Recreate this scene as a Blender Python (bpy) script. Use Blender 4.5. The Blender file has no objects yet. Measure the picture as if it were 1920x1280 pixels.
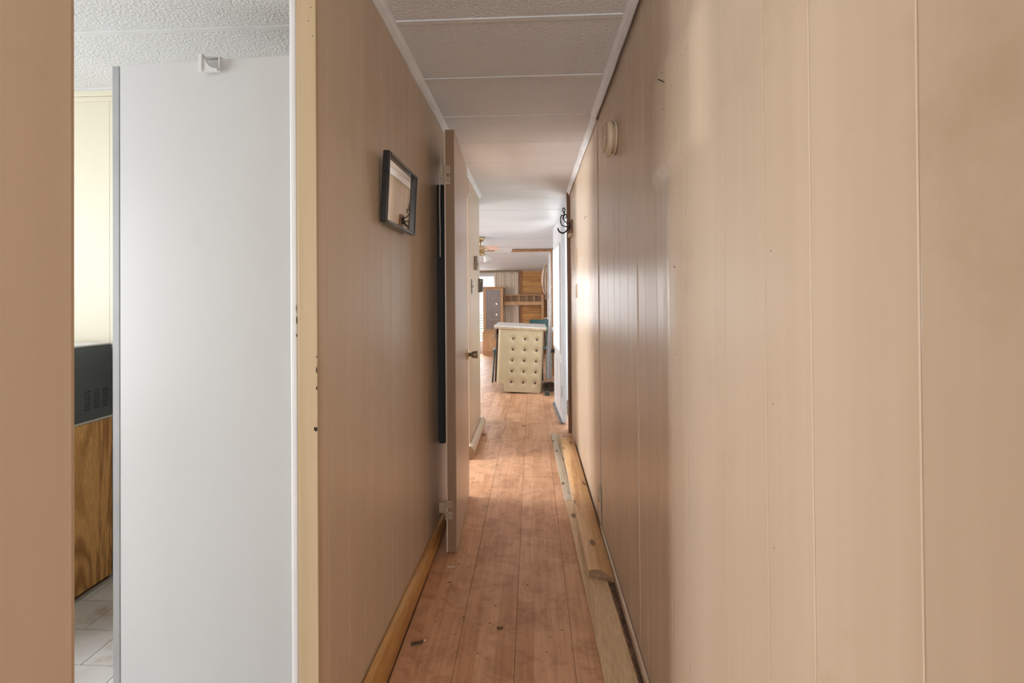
import bpy, bmesh, math, random
from mathutils import Vector, Matrix
random.seed(7)
S = bpy.context.scene
COL = S.collection

# ------------------------------------------------------------------ camera
def rad(d): return math.radians(d)
YAW, PITCH, ROLL = rad(2.484), rad(.43), rad(.45)
F = Vector((-math.sin(YAW)*math.cos(PITCH), math.cos(YAW)*math.cos(PITCH), math.sin(PITCH)))
R0 = Vector((math.cos(YAW), math.sin(YAW), 0)); U0 = R0.cross(F)
RR = R0*math.cos(ROLL) - U0*math.sin(ROLL); UU = RR.cross(F)
cd = bpy.data.cameras.new('camera'); cam = bpy.data.objects.new('camera', cd); COL.objects.link(cam)
cd.sensor_width = 36; cd.lens = 853*36/1920; cd.shift_y = -(640-550.6)/1920; cd.clip_start = .02
cam.matrix_world = Matrix(((RR.x, UU.x, -F.x, 0), (RR.y, UU.y, -F.y, 0), (RR.z, UU.z, -F.z, 1.2), (0, 0, 0, 1)))
S.camera = cam

# ------------------------------------------------------------------ world, light, exposure
w = bpy.data.worlds.new('overcast_sky'); S.world = w; w.use_nodes = True
w.node_tree.nodes['Background'].inputs[0].default_value = (.93, .96, 1, 1)
w.node_tree.nodes['Background'].inputs[1].default_value = .85
S.view_settings.view_transform = 'Standard'; S.view_settings.look = 'None'
S.view_settings.gamma = 1; S.view_settings.use_curve_mapping = False
S.view_settings.exposure = 0.85

def daylight(name, loc, direction, sx, sz, power, col=(.95, .97, 1)):
    """daylight entering through one window opening"""
    l = bpy.data.lights.new(name, 'AREA'); l.shape = 'RECTANGLE'; l.size = sx; l.size_y = sz
    l.energy = power; l.color = col
    o = bpy.data.objects.new(name, l); COL.objects.link(o); o.location = loc
    o.rotation_euler = Vector(direction).to_track_quat('-Z', 'Y').to_euler()
    return o
daylight('washroom_window_offscreen', (-2.93, .72, 1.2), (1, 0, 0), 1.0, 1.44, 37)
daylight('bedroom_window_offscreen', (-2.93, 3.2, 1.42), (1, 0, 0), 1.1, 1.0, 84)
daylight('added_rear_fill_offscreen', (-.065, -1.78, 1.30), (0, 1, 0), .70, 1.5, 27)  # added fill behind the camera, to even out the hallway light
daylight('kitchen_window_offscreen', (-3.43, 5.9, 1.35), (1, 0, 0), 1.5, 1.0, 68)
daylight('daylight_end_window', (-1.3, 11.25, 1.0), (0, -1, 0), 1.2, 1.4, 60)
daylight('daylight_entry_door', (.62, 4.75, 1.2), (-1, 0, 0), .8, 1.2, 10)

# ------------------------------------------------------------------ materials
def mat(name, c1, c2=None, rough=.6, scale=(6, 6, 6), detail=4, bump=0, bscale=None, metal=0, spec=.5, rnd=0, lo=.35, hi=.65, dirt=None, coat=0):
    m = bpy.data.materials.new(name); m.use_nodes = True; nt = m.node_tree; N = nt.nodes; Lk = nt.links
    p = N['Principled BSDF']; p.inputs['Roughness'].default_value = rough; p.inputs['Metallic'].default_value = metal
    p.inputs['Specular IOR Level'].default_value = spec
    if coat: p.inputs['Coat Weight'].default_value = coat; p.inputs['Coat Roughness'].default_value = .15
    c2 = c2 or tuple(x*.9 for x in c1)
    tc = N.new('ShaderNodeTexCoord'); mp = N.new('ShaderNodeMapping'); mp.inputs['Scale'].default_value = scale
    Lk.new(tc.outputs['Object'], mp.inputs['Vector'])
    nz = N.new('ShaderNodeTexNoise'); nz.inputs['Scale'].default_value = 1; nz.inputs['Detail'].default_value = detail
    Lk.new(mp.outputs[0], nz.inputs['Vector'])
    rp = N.new('ShaderNodeValToRGB'); rp.color_ramp.elements[0].position = lo; rp.color_ramp.elements[1].position = hi
    rp.color_ramp.elements[0].color = (*c2, 1); rp.color_ramp.elements[1].color = (*c1, 1)
    Lk.new(nz.outputs[0], rp.inputs[0]); out = rp.outputs[0]
    if dirt:
        n2 = N.new('ShaderNodeTexNoise'); n2.inputs['Scale'].default_value = dirt[1]; n2.inputs['Detail'].default_value = 8
        n2.inputs['Roughness'].default_value = .7
        Lk.new(tc.outputs['Object'], n2.inputs['Vector'])
        r2 = N.new('ShaderNodeValToRGB'); r2.color_ramp.elements[0].position = dirt[2]; r2.color_ramp.elements[1].position = dirt[3]
        r2.color_ramp.elements[0].color = (1, 1, 1, 1); r2.color_ramp.elements[1].color = (*dirt[0], 1)
        Lk.new(n2.outputs[0], r2.inputs[0])
        mx = N.new('ShaderNodeMixRGB'); mx.blend_type = 'MULTIPLY'; mx.inputs[0].default_value = 1
        Lk.new(out, mx.inputs[1]); Lk.new(r2.outputs[0], mx.inputs[2]); out = mx.outputs[0]
    if rnd:
        oi = N.new('ShaderNodeObjectInfo'); hs = N.new('ShaderNodeHueSaturation')
        mr = N.new('ShaderNodeMapRange'); mr.inputs[3].default_value = 1-rnd; mr.inputs[4].default_value = 1+rnd
        Lk.new(oi.outputs['Random'], mr.inputs[0]); Lk.new(mr.outputs[0], hs.inputs['Value']); Lk.new(out, hs.inputs['Color']); out = hs.outputs[0]
    Lk.new(out, p.inputs['Base Color'])
    if bump:
        b = N.new('ShaderNodeBump'); b.inputs['Strength'].default_value = bump; b.inputs['Distance'].default_value = .01
        if bscale:
            n3 = N.new('ShaderNodeTexNoise'); n3.inputs['Scale'].default_value = bscale; n3.inputs['Detail'].default_value = 3
            Lk.new(tc.outputs['Object'], n3.inputs['Vector']); Lk.new(n3.outputs[0], b.inputs['Height'])
        else: Lk.new(nz.outputs[0], b.inputs['Height'])
        Lk.new(b.outputs[0], p.inputs['Normal'])
    return m

def wood(name, light, dark, axis='Y', rough=.45, rings=18, dist=5, stretch=.07, knots=None, rnd=.06, fine=1.0):
    """long grain along one axis, with rings and optional knots"""
    m = bpy.data.materials.new(name); m.use_nodes = True; nt = m.node_tree; N = nt.nodes; Lk = nt.links
    p = N['Principled BSDF']; p.inputs['Roughness'].default_value = rough
    tc = N.new('ShaderNodeTexCoord'); mp = N.new('ShaderNodeMapping')
    sc = [1, 1, 1]; sc['XYZ'.index(axis)] = stretch; mp.inputs['Scale'].default_value = sc
    Lk.new(tc.outputs['Object'], mp.inputs['Vector'])
    oi = N.new('ShaderNodeObjectInfo'); ad = N.new('ShaderNodeVectorMath'); ad.operation = 'MULTIPLY_ADD'
    cb = N.new('ShaderNodeCombineXYZ')
    for i in range(3): Lk.new(oi.outputs['Random'], cb.inputs[i])
    Lk.new(cb.outputs[0], ad.inputs[0]); ad.inputs[1].default_value = (3, 3, 3); Lk.new(mp.outputs[0], ad.inputs[2])
    nz = N.new('ShaderNodeTexNoise'); nz.inputs['Scale'].default_value = rings; nz.inputs['Detail'].default_value = 3; nz.inputs['Distortion'].default_value = dist*.2
    Lk.new(ad.outputs[0], nz.inputs['Vector'])
    ml = N.new('ShaderNodeMath'); ml.operation = 'MULTIPLY'; ml.inputs[1].default_value = dist; Lk.new(nz.outputs[0], ml.inputs[0])
    fr = N.new('ShaderNodeMath'); fr.operation = 'PINGPONG'; fr.inputs[1].default_value = .5; Lk.new(ml.outputs[0], fr.inputs[0])
    rp = N.new('ShaderNodeValToRGB'); rp.color_ramp.elements[0].position = .02; rp.color_ramp.elements[1].position = .34
    rp.color_ramp.elements[0].color = (*dark, 1); rp.color_ramp.elements[1].color = (*light, 1); Lk.new(fr.outputs[0], rp.inputs[0])
    n2 = N.new('ShaderNodeTexNoise'); n2.inputs['Scale'].default_value = 260*fine; n2.inputs['Detail'].default_value = 2; Lk.new(ad.outputs[0], n2.inputs['Vector'])
    r2 = N.new('ShaderNodeValToRGB'); r2.color_ramp.elements[0].position = .35; r2.color_ramp.elements[1].position = .6
    r2.color_ramp.elements[0].color = (.82, .78, .74, 1); r2.color_ramp.elements[1].color = (1, 1, 1, 1); Lk.new(n2.outputs[0], r2.inputs[0])
    mx = N.new('ShaderNodeMixRGB'); mx.blend_type = 'MULTIPLY'; mx.inputs[0].default_value = 1
    Lk.new(rp.outputs[0], mx.inputs[1]); Lk.new(r2.outputs[0], mx.inputs[2]); out = mx.outputs[0]
    if knots:
        mk = N.new('ShaderNodeMapping'); s2 = [knots, knots, knots]; s2['XYZ'.index(axis)] = knots*.45; mk.inputs['Scale'].default_value = s2
        Lk.new(tc.outputs['Object'], mk.inputs['Vector'])
        vo = N.new('ShaderNodeTexVoronoi'); vo.inputs['Scale'].default_value = 1; Lk.new(mk.outputs[0], vo.inputs['Vector'])
        r3 = N.new('ShaderNodeValToRGB'); flat = axis == 'Y'
        if flat: vo.voronoi_dimensions = '2D'
        r3.color_ramp.elements[0].position = .035 if flat else .09; r3.color_ramp.elements[1].position = .085 if flat else .20
        r3.color_ramp.elements[0].color = (.22, .13, .08, 1); r3.color_ramp.elements[1].color = (1, 1, 1, 1); Lk.new(vo.outputs['Distance'], r3.inputs[0])
        m3 = N.new('ShaderNodeMixRGB'); m3.blend_type = 'MULTIPLY'; m3.inputs[0].default_value = .9
        Lk.new(out, m3.inputs[1]); Lk.new(r3.outputs[0], m3.inputs[2]); out = m3.outputs[0]
    if rnd:
        hs = N.new('ShaderNodeHueSaturation'); mr = N.new('ShaderNodeMapRange'); mr.inputs[3].default_value = 1-rnd; mr.inputs[4].default_value = 1+rnd
        Lk.new(oi.outputs['Random'], mr.inputs[0]); Lk.new(mr.outputs[0], hs.inputs['Value']); Lk.new(out, hs.inputs['Color']); out = hs.outputs[0]
    Lk.new(out, p.inputs['Base Color'])
    b = N.new('ShaderNodeBump'); b.inputs['Strength'].default_value = .12; b.inputs['Distance'].default_value = .004
    Lk.new(n2.outputs[0], b.inputs['Height']); Lk.new(b.outputs[0], p.inputs['Normal'])
    return m

def laminate():
    m = bpy.data.materials.new('laminate'); m.use_nodes = True; nt = m.node_tree; N = nt.nodes; Lk = nt.links
    p = N['Principled BSDF']; p.inputs['Roughness'].default_value = .42; p.inputs['Specular IOR Level'].default_value = .4
    tc = N.new('ShaderNodeTexCoord')
    mp = N.new('ShaderNodeMapping'); mp.inputs['Rotation'].default_value = (0, 0, rad(90)); mp.inputs['Location'].default_value = (0, .066, 0)
    Lk.new(tc.outputs['Object'], mp.inputs['Vector'])
    bt = N.new('ShaderNodeTexBrick'); bt.inputs['Scale'].default_value = 1; bt.inputs['Brick Width'].default_value = .33; bt.inputs['Row Height'].default_value = .0653
    bt.inputs['Mortar Size'].default_value = 0; bt.offset = .37; bt.offset_frequency = 2; bt.squash = 1.25; bt.squash_frequency = 3
    bt.inputs['Color1'].default_value = (.75, .435, .258, 1); bt.inputs['Color2'].default_value = (.60, .315, .166, 1)
    Lk.new(mp.outputs[0], bt.inputs['Vector'])
    gm = N.new('ShaderNodeMapping'); gm.inputs['Scale'].default_value = (70, 3.2, 1); Lk.new(tc.outputs['Object'], gm.inputs['Vector'])
    g = N.new('ShaderNodeTexNoise'); g.inputs['Scale'].default_value = 1; g.inputs['Detail'].default_value = 5; Lk.new(gm.outputs[0], g.inputs['Vector'])
    gr = N.new('ShaderNodeValToRGB'); gr.color_ramp.elements[0].position = .3; gr.color_ramp.elements[1].position = .62
    gr.color_ramp.elements[0].color = (.84, .80, .76, 1); gr.color_ramp.elements[1].color = (1, 1, 1, 1); Lk.new(g.outputs[0], gr.inputs[0])
    m1 = N.new('ShaderNodeMixRGB'); m1.blend_type = 'MULTIPLY'; m1.inputs[0].default_value = 1; Lk.new(bt.outputs[0], m1.inputs[1]); Lk.new(gr.outputs[0], m1.inputs[2])
    # scuffs and ingrained dirt
    d = N.new('ShaderNodeTexNoise'); d.inputs['Scale'].default_value = 9; d.inputs['Detail'].default_value = 10; d.inputs['Roughness'].default_value = .72; d.inputs['Distortion'].default_value = 1.2
    Lk.new(tc.outputs['Object'], d.inputs['Vector'])
    dr = N.new('ShaderNodeValToRGB'); dr.color_ramp.elements[0].position = .46; dr.color_ramp.elements[1].position = .70
    dr.color_ramp.elements[0].color = (1, 1, 1, 1); dr.color_ramp.elements[1].color = (.62, .56, .53, 1); Lk.new(d.outputs[0], dr.inputs[0])
    m2 = N.new('ShaderNodeMixRGB'); m2.blend_type = 'MULTIPLY'; m2.inputs[0].default_value = .85; Lk.new(m1.outputs[0], m2.inputs[1]); Lk.new(dr.outputs[0], m2.inputs[2])
    v = N.new('ShaderNodeTexNoise'); v.inputs['Scale'].default_value = 70; v.inputs['Detail'].default_value = 2; Lk.new(tc.outputs['Object'], v.inputs['Vector'])
    vr = N.new('ShaderNodeValToRGB'); vr.color_ramp.elements[0].position = .70; vr.color_ramp.elements[1].position = .76
    vr.color_ramp.elements[0].color = (1, 1, 1, 1); vr.color_ramp.elements[1].color = (.45, .38, .33, 1); Lk.new(v.outputs[0], vr.inputs[0])
    m3 = N.new('ShaderNodeMixRGB'); m3.blend_type = 'MULTIPLY'; m3.inputs[0].default_value = .8; Lk.new(m2.outputs[0], m3.inputs[1]); Lk.new(vr.outputs[0], m3.inputs[2])
    Lk.new(m3.outputs[0], p.inputs['Base Color'])
    ra = N.new('ShaderNodeMapRange'); ra.inputs[3].default_value = .34; ra.inputs[4].default_value = .6; Lk.new(d.outputs[0], ra.inputs[0]); Lk.new(ra.outputs[0], p.inputs['Roughness'])
    return m

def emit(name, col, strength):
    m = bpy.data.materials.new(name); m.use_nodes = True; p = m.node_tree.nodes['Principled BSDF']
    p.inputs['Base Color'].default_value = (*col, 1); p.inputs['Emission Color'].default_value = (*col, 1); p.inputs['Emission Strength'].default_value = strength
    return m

def pane_mat(name, tint=(1, 1, 1), gloss=.08, frost=0):
    m = bpy.data.materials.new(name); m.use_nodes = True; nt = m.node_tree; N = nt.nodes; Lk = nt.links
    N.remove(N['Principled BSDF']); o = N['Material Output']
    t = N.new('ShaderNodeBsdfTransparent'); t.inputs[0].default_value = (*tint, 1)
    g = N.new('ShaderNodeBsdfGlossy'); g.inputs['Roughness'].default_value = .03
    mx = N.new('ShaderNodeMixShader'); mx.inputs[0].default_value = gloss; Lk.new(t.outputs[0], mx.inputs[1]); Lk.new(g.outputs[0], mx.inputs[2]); out = mx.outputs[0]
    if frost:
        tl = N.new('ShaderNodeBsdfTranslucent'); tl.inputs[0].default_value = (.85, .9, .9, 1)
        tc = N.new('ShaderNodeTexCoord'); nz = N.new('ShaderNodeTexNoise'); nz.inputs['Scale'].default_value = 30; Lk.new(tc.outputs['Object'], nz.inputs['Vector'])
        bp = N.new('ShaderNodeBump'); bp.inputs['Strength'].default_value = .4; Lk.new(nz.outputs[0], bp.inputs['Height']); Lk.new(bp.outputs[0], g.inputs['Normal'])
        m2 = N.new('ShaderNodeMixShader'); m2.inputs[0].default_value = frost; Lk.new(out, m2.inputs[1]); Lk.new(tl.outputs[0], m2.inputs[2]); out = m2.outputs[0]
    Lk.new(out, o.inputs[0]); return m

M = {}
M['panel'] = mat('tan_panelling', (.64, .51, .38), (.60, .475, .345), .32, (22, 22, .5), 4, rnd=.03, dirt=((.84, .80, .74), 2.4, .56, .78))
M['panel_r'] = M['panel']
M['core'] = mat('raw_wall_core', (.28, .185, .11), rough=.9)
M['ceil'] = mat('stippled_ceiling', (.75, .765, .785), (.71, .725, .745), .85, (3, 3, 3), 3, bump=.6, bscale=115)
M['ceil_smooth'] = mat('plain_ceiling', (.75, .765, .785), (.72, .735, .755), .85, (1.5, 4, 3), 3, bump=.35, bscale=50)
M['batten'] = mat('ceiling_batten', (.75, .765, .785), rough=.8)
M['white'] = mat('white_paint', (.80, .805, .815), (.765, .77, .785), .5, (3, 3, 3))
M['cove'] = mat('white_cove_trim', (.80, .82, .85), (.72, .74, .77), .5, (9, 9, 9))
M['white_board'] = mat('white_partition', (.70, .705, .715), (.675, .68, .69), .4, (2, 2, 1), 3, dirt=((.93, .93, .93), 3, .6, .75))
M['jamb'] = mat('cream_jamb', (.54, .41, .26), (.49, .365, .22), .4, (30, 30, 1.2), 3)
M['cream'] = mat('cream_wall', (.76, .715, .58), (.73, .68, .54), .55, (3, 3, 1))
M['lam'] = laminate()
M['tile'] = mat('grey_stone_tile', (.74, .735, .72), (.60, .575, .55), .45, (5, 5, 5), 6, rnd=.08, dirt=((.62, .50, .40), 4, .55, .72))
M['grout'] = mat('grout', (.62, .61, .59), rough=.8)
M['subfloor'] = mat('subfloor', (.22, .14, .09), (.12, .08, .05), .9, (20, 20, 20))
M['oak'] = wood('oak_print', (.80, .44, .16), (.42, .185, .055), 'Z', .4, 7, stretch=.12, dist=7, rnd=0)
M['logpine'] = wood('honey_pine', (.66, .36, .115), (.46, .215, .055), 'Y', .4, 14, 3, knots=6.5)
M['rawpine'] = wood('raw_pine', (.76, .555, .345), (.58, .38, .205), 'Y', .6, 14, 3, knots=5.2)
M['rawpine2'] = wood('pale_pine', (.60, .53, .42), (.45, .37, .27), 'Y', .6, 14, 3, knots=6)
M['logpine_raw'] = wood('log_siding_pine', (.74, .46, .225), (.56, .29, .115), 'Y', .5, 14, 3, knots=5)
M['endgrain'] = mat('dark_end_grain', (.32, .195, .105), (.20, .115, .06), .8, (40, 40, 40))
M['pinewall'] = wood('pine_boards', (.70, .37, .11), (.50, .22, .05), 'X', .45, 10, 4, knots=3.2)
M['pinetrim'] = wood('pine_trim', (.42, .19, .06), (.28, .11, .03), 'Z', .45, 12, 3)
M['browntrim'] = wood('brown_trim', (.19, .085, .035), (.10, .042, .018), 'Z', .45, 20, 3)
M['maple'] = wood('maple_furniture', (.72, .46, .255), (.60, .35, .17), 'Z', .4, 12, 2, rnd=.03)
M['doorpaint'] = mat('tan_door_paint', (.60, .465, .37), (.56, .43, .335), .3, (18, 18, .6), 3)
M['dooredge'] = mat('brown_door_edge', (.26, .16, .088), (.21, .125, .068), .6, (30, 30, 2))
M['hinge'] = mat('painted_hinge', (.36, .28, .20), (.30, .23, .16), .4, (60, 60, 60), metal=.2)
M['brass'] = mat('brass', (.62, .47, .27), rough=.3, metal=1)
M['knob'] = mat('worn_knob', (.30, .25, .19), (.22, .18, .13), .35, (40, 40, 40), metal=.7)
M['black'] = mat('black_board', (.006, .006, .007), rough=.7)
M['blackiron'] = mat('black_iron', (.022, .020, .019), rough=.4, metal=.3)
M['frame'] = mat('black_frame', (.014, .014, .016), rough=.22)
M['mirror'] = mat('mirror_glass', (.90, .87, .82), (.88, .85, .80), .02, metal=1)
M['plastic'] = mat('aged_plastic', (.66, .53, .38), (.62, .49, .345), .4, (20, 20, 20))
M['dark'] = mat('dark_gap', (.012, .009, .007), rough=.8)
M['appl'] = mat('dark_grey_steel', (.115, .135, .155), (.095, .112, .13), .35, (6, 6, 6), metal=.35)
M['steel'] = mat('bright_steel_edge', (.75, .76, .78), rough=.25, metal=.9)
M['vinyl'] = mat('tufted_vinyl', (.52, .425, .265), (.47, .375, .23), .42, (8, 8, 8), dirt=((.8, .72, .62), 3, .6, .75))
M['button'] = mat('dark_button', (.05, .032, .018), rough=.5)
M['counter'] = mat('counter_laminate', (.78, .77, .74), (.66, .64, .60), .3, (30, 30, 30))
M['counteredge'] = mat('counter_edge', (.56, .42, .25), (.42, .30, .17), .45, (25, 4, 4))
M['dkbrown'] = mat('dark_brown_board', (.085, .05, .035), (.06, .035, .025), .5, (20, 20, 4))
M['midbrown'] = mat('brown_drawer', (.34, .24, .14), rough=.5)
M['green'] = mat('dark_green_chair', (.035, .10, .095), (.028, .08, .078), .35)
M['greywhite'] = mat('grey_edge_strip', (.42, .425, .435), rough=.5)
M['boxgreen'] = mat('dull_green_card', (.045, .06, .045), rough=.6)
M['curtain'] = mat('cream_curtain', (.80, .70, .58), (.74, .63, .50), .8, (30, 30, 3))
M['lace'] = mat('white_lace', (.90, .86, .82), (.86, .81, .77), .8, (20, 20, 20))
M['floral'] = mat('faded_floral_fabric', (.72, .58, .44), (.40, .25, .20), .85, (28, 28, 14), 3, lo=.38, hi=.46)
M['blind'] = mat('white_blind', (.86, .87, .88), rough=.5)
M['extdoor'] = mat('white_steel_door', (.74, .76, .79), (.70, .72, .755), .35, (3, 3, 3))
M['aluminium'] = mat('aluminium', (.55, .56, .55), rough=.35, metal=.6)
M['greystrip'] = mat('grey_weatherstrip', (.30, .31, .31), (.12, .12, .12), .9, (60, 60, 60))
M['glass'] = pane_mat('window_glass'); M['doorglass'] = pane_mat('frosted_door_glass', (.72, .78, .76), .06, .6)
M['cabglass'] = pane_mat('cabinet_glass', (.85, .82, .8), .12)
M['fanwhite'] = mat('white_fan_blade', (.80, .80, .80), rough=.4); M['fanpink'] = mat('wood_print_blade', (.62, .38, .28), (.55, .32, .23), .45, (3, 30, 3))
M['shade'] = mat('frosted_glass_shade', (.78, .78, .76), rough=.3)
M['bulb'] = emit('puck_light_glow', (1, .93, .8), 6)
M['leaf'] = mat('dry_leaf', (.20, .11, .05), (.10, .05, .025), .8, (40, 40, 40))
M['chip'] = mat('wood_shaving', (.74, .58, .42), (.62, .45, .30), .7, (40, 40, 40))
M['grit'] = mat('floor_grit', (.10, .055, .03), (.05, .03, .02), .9, (90, 90, 90))
M['rubble'] = mat('leaf_litter', (.30, .19, .12), (.08, .05, .035), .9, (25, 25, 25))
M['grey'] = mat('grey_plastic', (.19, .17, .15), (.16, .145, .125), .5)
M['beige'] = mat('beige_thermostat', (.36, .31, .25), rough=.5)
M['wire'] = mat('pale_wire', (.55, .46, .36), rough=.4)
M['siding'] = mat('exterior_ground', (.34, .38, .30), (.26, .30, .22), .9, (.5, .5, .5))

# ------------------------------------------------------------------ helpers
def box(bm, x0, x1, y0, y1, z0, z1):
    v = [bm.verts.new((x, y, z)) for x in (x0, x1) for y in (y0, y1) for z in (z0, z1)]
    for q in ((0, 1, 3, 2), (4, 6, 7, 5), (0, 4, 5, 1), (2, 3, 7, 6), (0, 2, 6, 4), (1, 5, 7, 3)): bm.faces.new([v[i] for i in q])
    return v
def B(*boxes, bevel=0):
    bm = bmesh.new()
    for b in boxes: box(bm, *b)
    if bevel: bmesh.ops.bevel(bm, geom=bm.edges[:], offset=bevel, segments=2, affect='EDGES', profile=.5)
    return bm
def obj(name, bm, m, parent=None, smooth=False):
    bmesh.ops.recalc_face_normals(bm, faces=bm.faces)
    me = bpy.data.meshes.new(name); bm.to_mesh(me); bm.free()
    if smooth:
        for p in me.polygons: p.use_smooth = True
    me.materials.append(M[m] if isinstance(m, str) else m)
    o = bpy.data.objects.new(name, me); COL.objects.link(o)
    if parent: o.parent = parent
    return o
def struct(name, bm, m, smooth=False, label=None):
    o = obj(name, bm, m, None, smooth); o['kind'] = 'structure'
    if label: o['label'] = label
    return o
def thing(name, label, cat, loc=(0, 0, 0), rot=(0, 0, 0), group=None):
    o = bpy.data.objects.new(name, None); COL.objects.link(o); o.location = loc; o.rotation_euler = rot; o.empty_display_size = .05
    return tag(o, label, cat, group)
def tag(o, label, cat, group=None):
    o['label'] = label; o['category'] = cat
    if group: o['group'] = group
    return o
def shape(bm, m):  # move everything in a bmesh by matrix m
    bmesh.ops.transform(bm, matrix=m, verts=bm.verts); return bm
def tube(bm, pts, r, n=8, closed_ends=True):
    pts = [Vector(p) for p in pts]; rings = []
    up = Vector((0, 0, 1))
    for i, p in enumerate(pts):
        t = (pts[min(i+1, len(pts)-1)] - pts[max(i-1, 0)]).normalized()
        a = t.cross(up)
        if a.length < .05: a = t.cross(Vector((1, 0, 0)))
        a.normalize(); b = t.cross(a).normalized()
        rr = r(i/(len(pts)-1)) if callable(r) else r
        rings.append([bm.verts.new(p + a*rr*math.cos(k*2*math.pi/n) + b*rr*math.sin(k*2*math.pi/n)) for k in range(n)])
    for i in range(len(rings)-1):
        for k in range(n): bm.faces.new((rings[i][k], rings[i][(k+1) % n], rings[i+1][(k+1) % n], rings[i+1][k]))
    if closed_ends: bm.faces.new(rings[0][::-1]); bm.faces.new(rings[-1])
    return bm
def smoothpath(pts, n=6):
    P = [Vector(p) for p in pts]; out = []
    for i in range(len(P)-1):
        p0, p1, p2, p3 = P[max(i-1, 0)], P[i], P[i+1], P[min(i+2, len(P)-1)]
        for k in range(n):
            t = k/n
            out.append(.5*((2*p1)+(-p0+p2)*t+(2*p0-5*p1+4*p2-p3)*t*t+(-p0+3*p1-3*p2+p3)*t**3))
    return out + [P[-1]]
def lathe(bm, prof, n=32, axis='Z', c=(0, 0, 0)):
    """prof: (radius, height) list, turned about an axis through c"""
    c = Vector(c); rings = []
    for r, h in prof:
        ring = []
        for k in range(n):
            a = 2*math.pi*k/n; u, v = r*math.cos(a), r*math.sin(a)
            ring.append(bm.verts.new(c + Vector({'Z': (u, v, h), 'X': (h, u, v), 'Y': (u, h, v)}[axis])))
        rings.append(ring)
    for i in range(len(rings)-1):
        for k in range(n): bm.faces.new((rings[i][k], rings[i][(k+1) % n], rings[i+1][(k+1) % n], rings[i+1][k]))
    bm.faces.new(rings[0][::-1]); bm.faces.new(rings[-1]); return bm
def extrude_y(bm, prof, y0, y1, nseg=1, warp=None):
    """prof: closed list of (x,z); swept along Y"""
    rings = []
    for i in range(nseg+1):
        y = y0+(y1-y0)*i/nseg
        rings.append([bm.verts.new(warp(x, y, z) if warp else (x, y, z)) for x, z in prof])
    n = len(prof)
    for i in range(nseg):
        for k in range(n): bm.faces.new((rings[i][k], rings[i][(k+1) % n], rings[i+1][(k+1) % n], rings[i+1][k]))
    bm.faces.new(rings[0][::-1]); bm.faces.new(rings[-1]); return bm

XL, XR, H = -.475, .345, 2.13
def fz(y): return 0 if y < 5.85 else -.154*(y-5.85)/(11-5.85)           # the far end of the old floor has settled
def cz(y):
    if y < 4.4: return H
    if y < 7.2: return H - (.17)*(y-4.4)/2.8
    return 1.96 - .115*(y-7.2)/3.8

# ------------------------------------------------------------------ floor
fl = struct('floor', B((-3.4, .42, -1.75, 5.85, -.06, -.0125)), 'subfloor', label='laminate plank floor of the hallway and living room')
bm = bmesh.new(); box(bm, -3.4, .42, 5.85, 11.1, -.06, -.0125)
for v in bm.verts: v.co.z += fz(v.co.y)
obj('sunken_slab', bm, 'subfloor', fl)
PW, PL, G = .196, 1.284, .0007
cols = [(-.066 + PW*k, k) for k in range(-16, 3)]
cnt = 0
for x0, k in cols:
    x1 = min(x0+PW, .352)
    if x0 >= .34: continue
    y = -1.75 - (0 if k % 2 == 0 else 0)
    # butt joints at 1.763+n*1.284 in even columns, 2.397+n*1.284 in odd ones
    off = 1.763 if k % 2 == 0 else 2.397
    n0 = -4
    while True:
        a = off + n0*PL; b = a + PL; n0 += 1
        if a > 11.0: break
        ymin = -1.75 if x0 > -.47 else 4.45
        ax, bx = max(a, ymin), min(b, 11.05)
        if bx - ax < .05: continue
        if x0 < -.47 and x0+PW > -.47 and False: pass
        bm = bmesh.new(); dz = random.uniform(-.0006, .0006)
        segs = [ax+G, bx-G] if not (ax < 5.85 < bx) else [ax+G, 5.85, bx-G]
        for s in range(len(segs)-1):
            box(bm, x0+G, x1-G, segs[s], segs[s+1], -.012, dz)
        for v in bm.verts: v.co.z += fz(v.co.y)
        bmesh.ops.remove_doubles(bm, verts=bm.verts, dist=1e-6)
        obj('plank', bm, 'lam', fl); cnt += 1
# floor of the bedroom beyond the left opening
for i in range(6):
    x0 = -.458-.0 - (i+1)*.4
    obj('plank', B((x0+G, x0+.4-G, 1.98, 4.44, -.012, 0)), 'lam', fl)

ft = struct('floor_tiled', B((-2.9, -.53, -1.75, 1.93, -.0124, -.004)), 'grout', label='grey stone-look tile floor of the washroom')
TW, TD = .30, .155
row = 0
for j in range(-21, 3):
    y0 = 1.60 + j*TD; y1 = min(y0+TD, 1.93)
    if y1 <= y0 or y0 < -1.75: continue
    off = -1.645 if j % 2 == 0 else -1.495
    for i in range(-5, 5):
        x0 = max(off+i*TW, -2.89); x1 = min(off+(i+1)*TW, -.53)
        if x1-x0 < .02: continue
        bm = B((x0+.002, x1-.002, y0+.002, y1-.002, -.004, random.uniform(-.0004, .0005)))
        obj('tile', bm, 'tile', ft)

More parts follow.
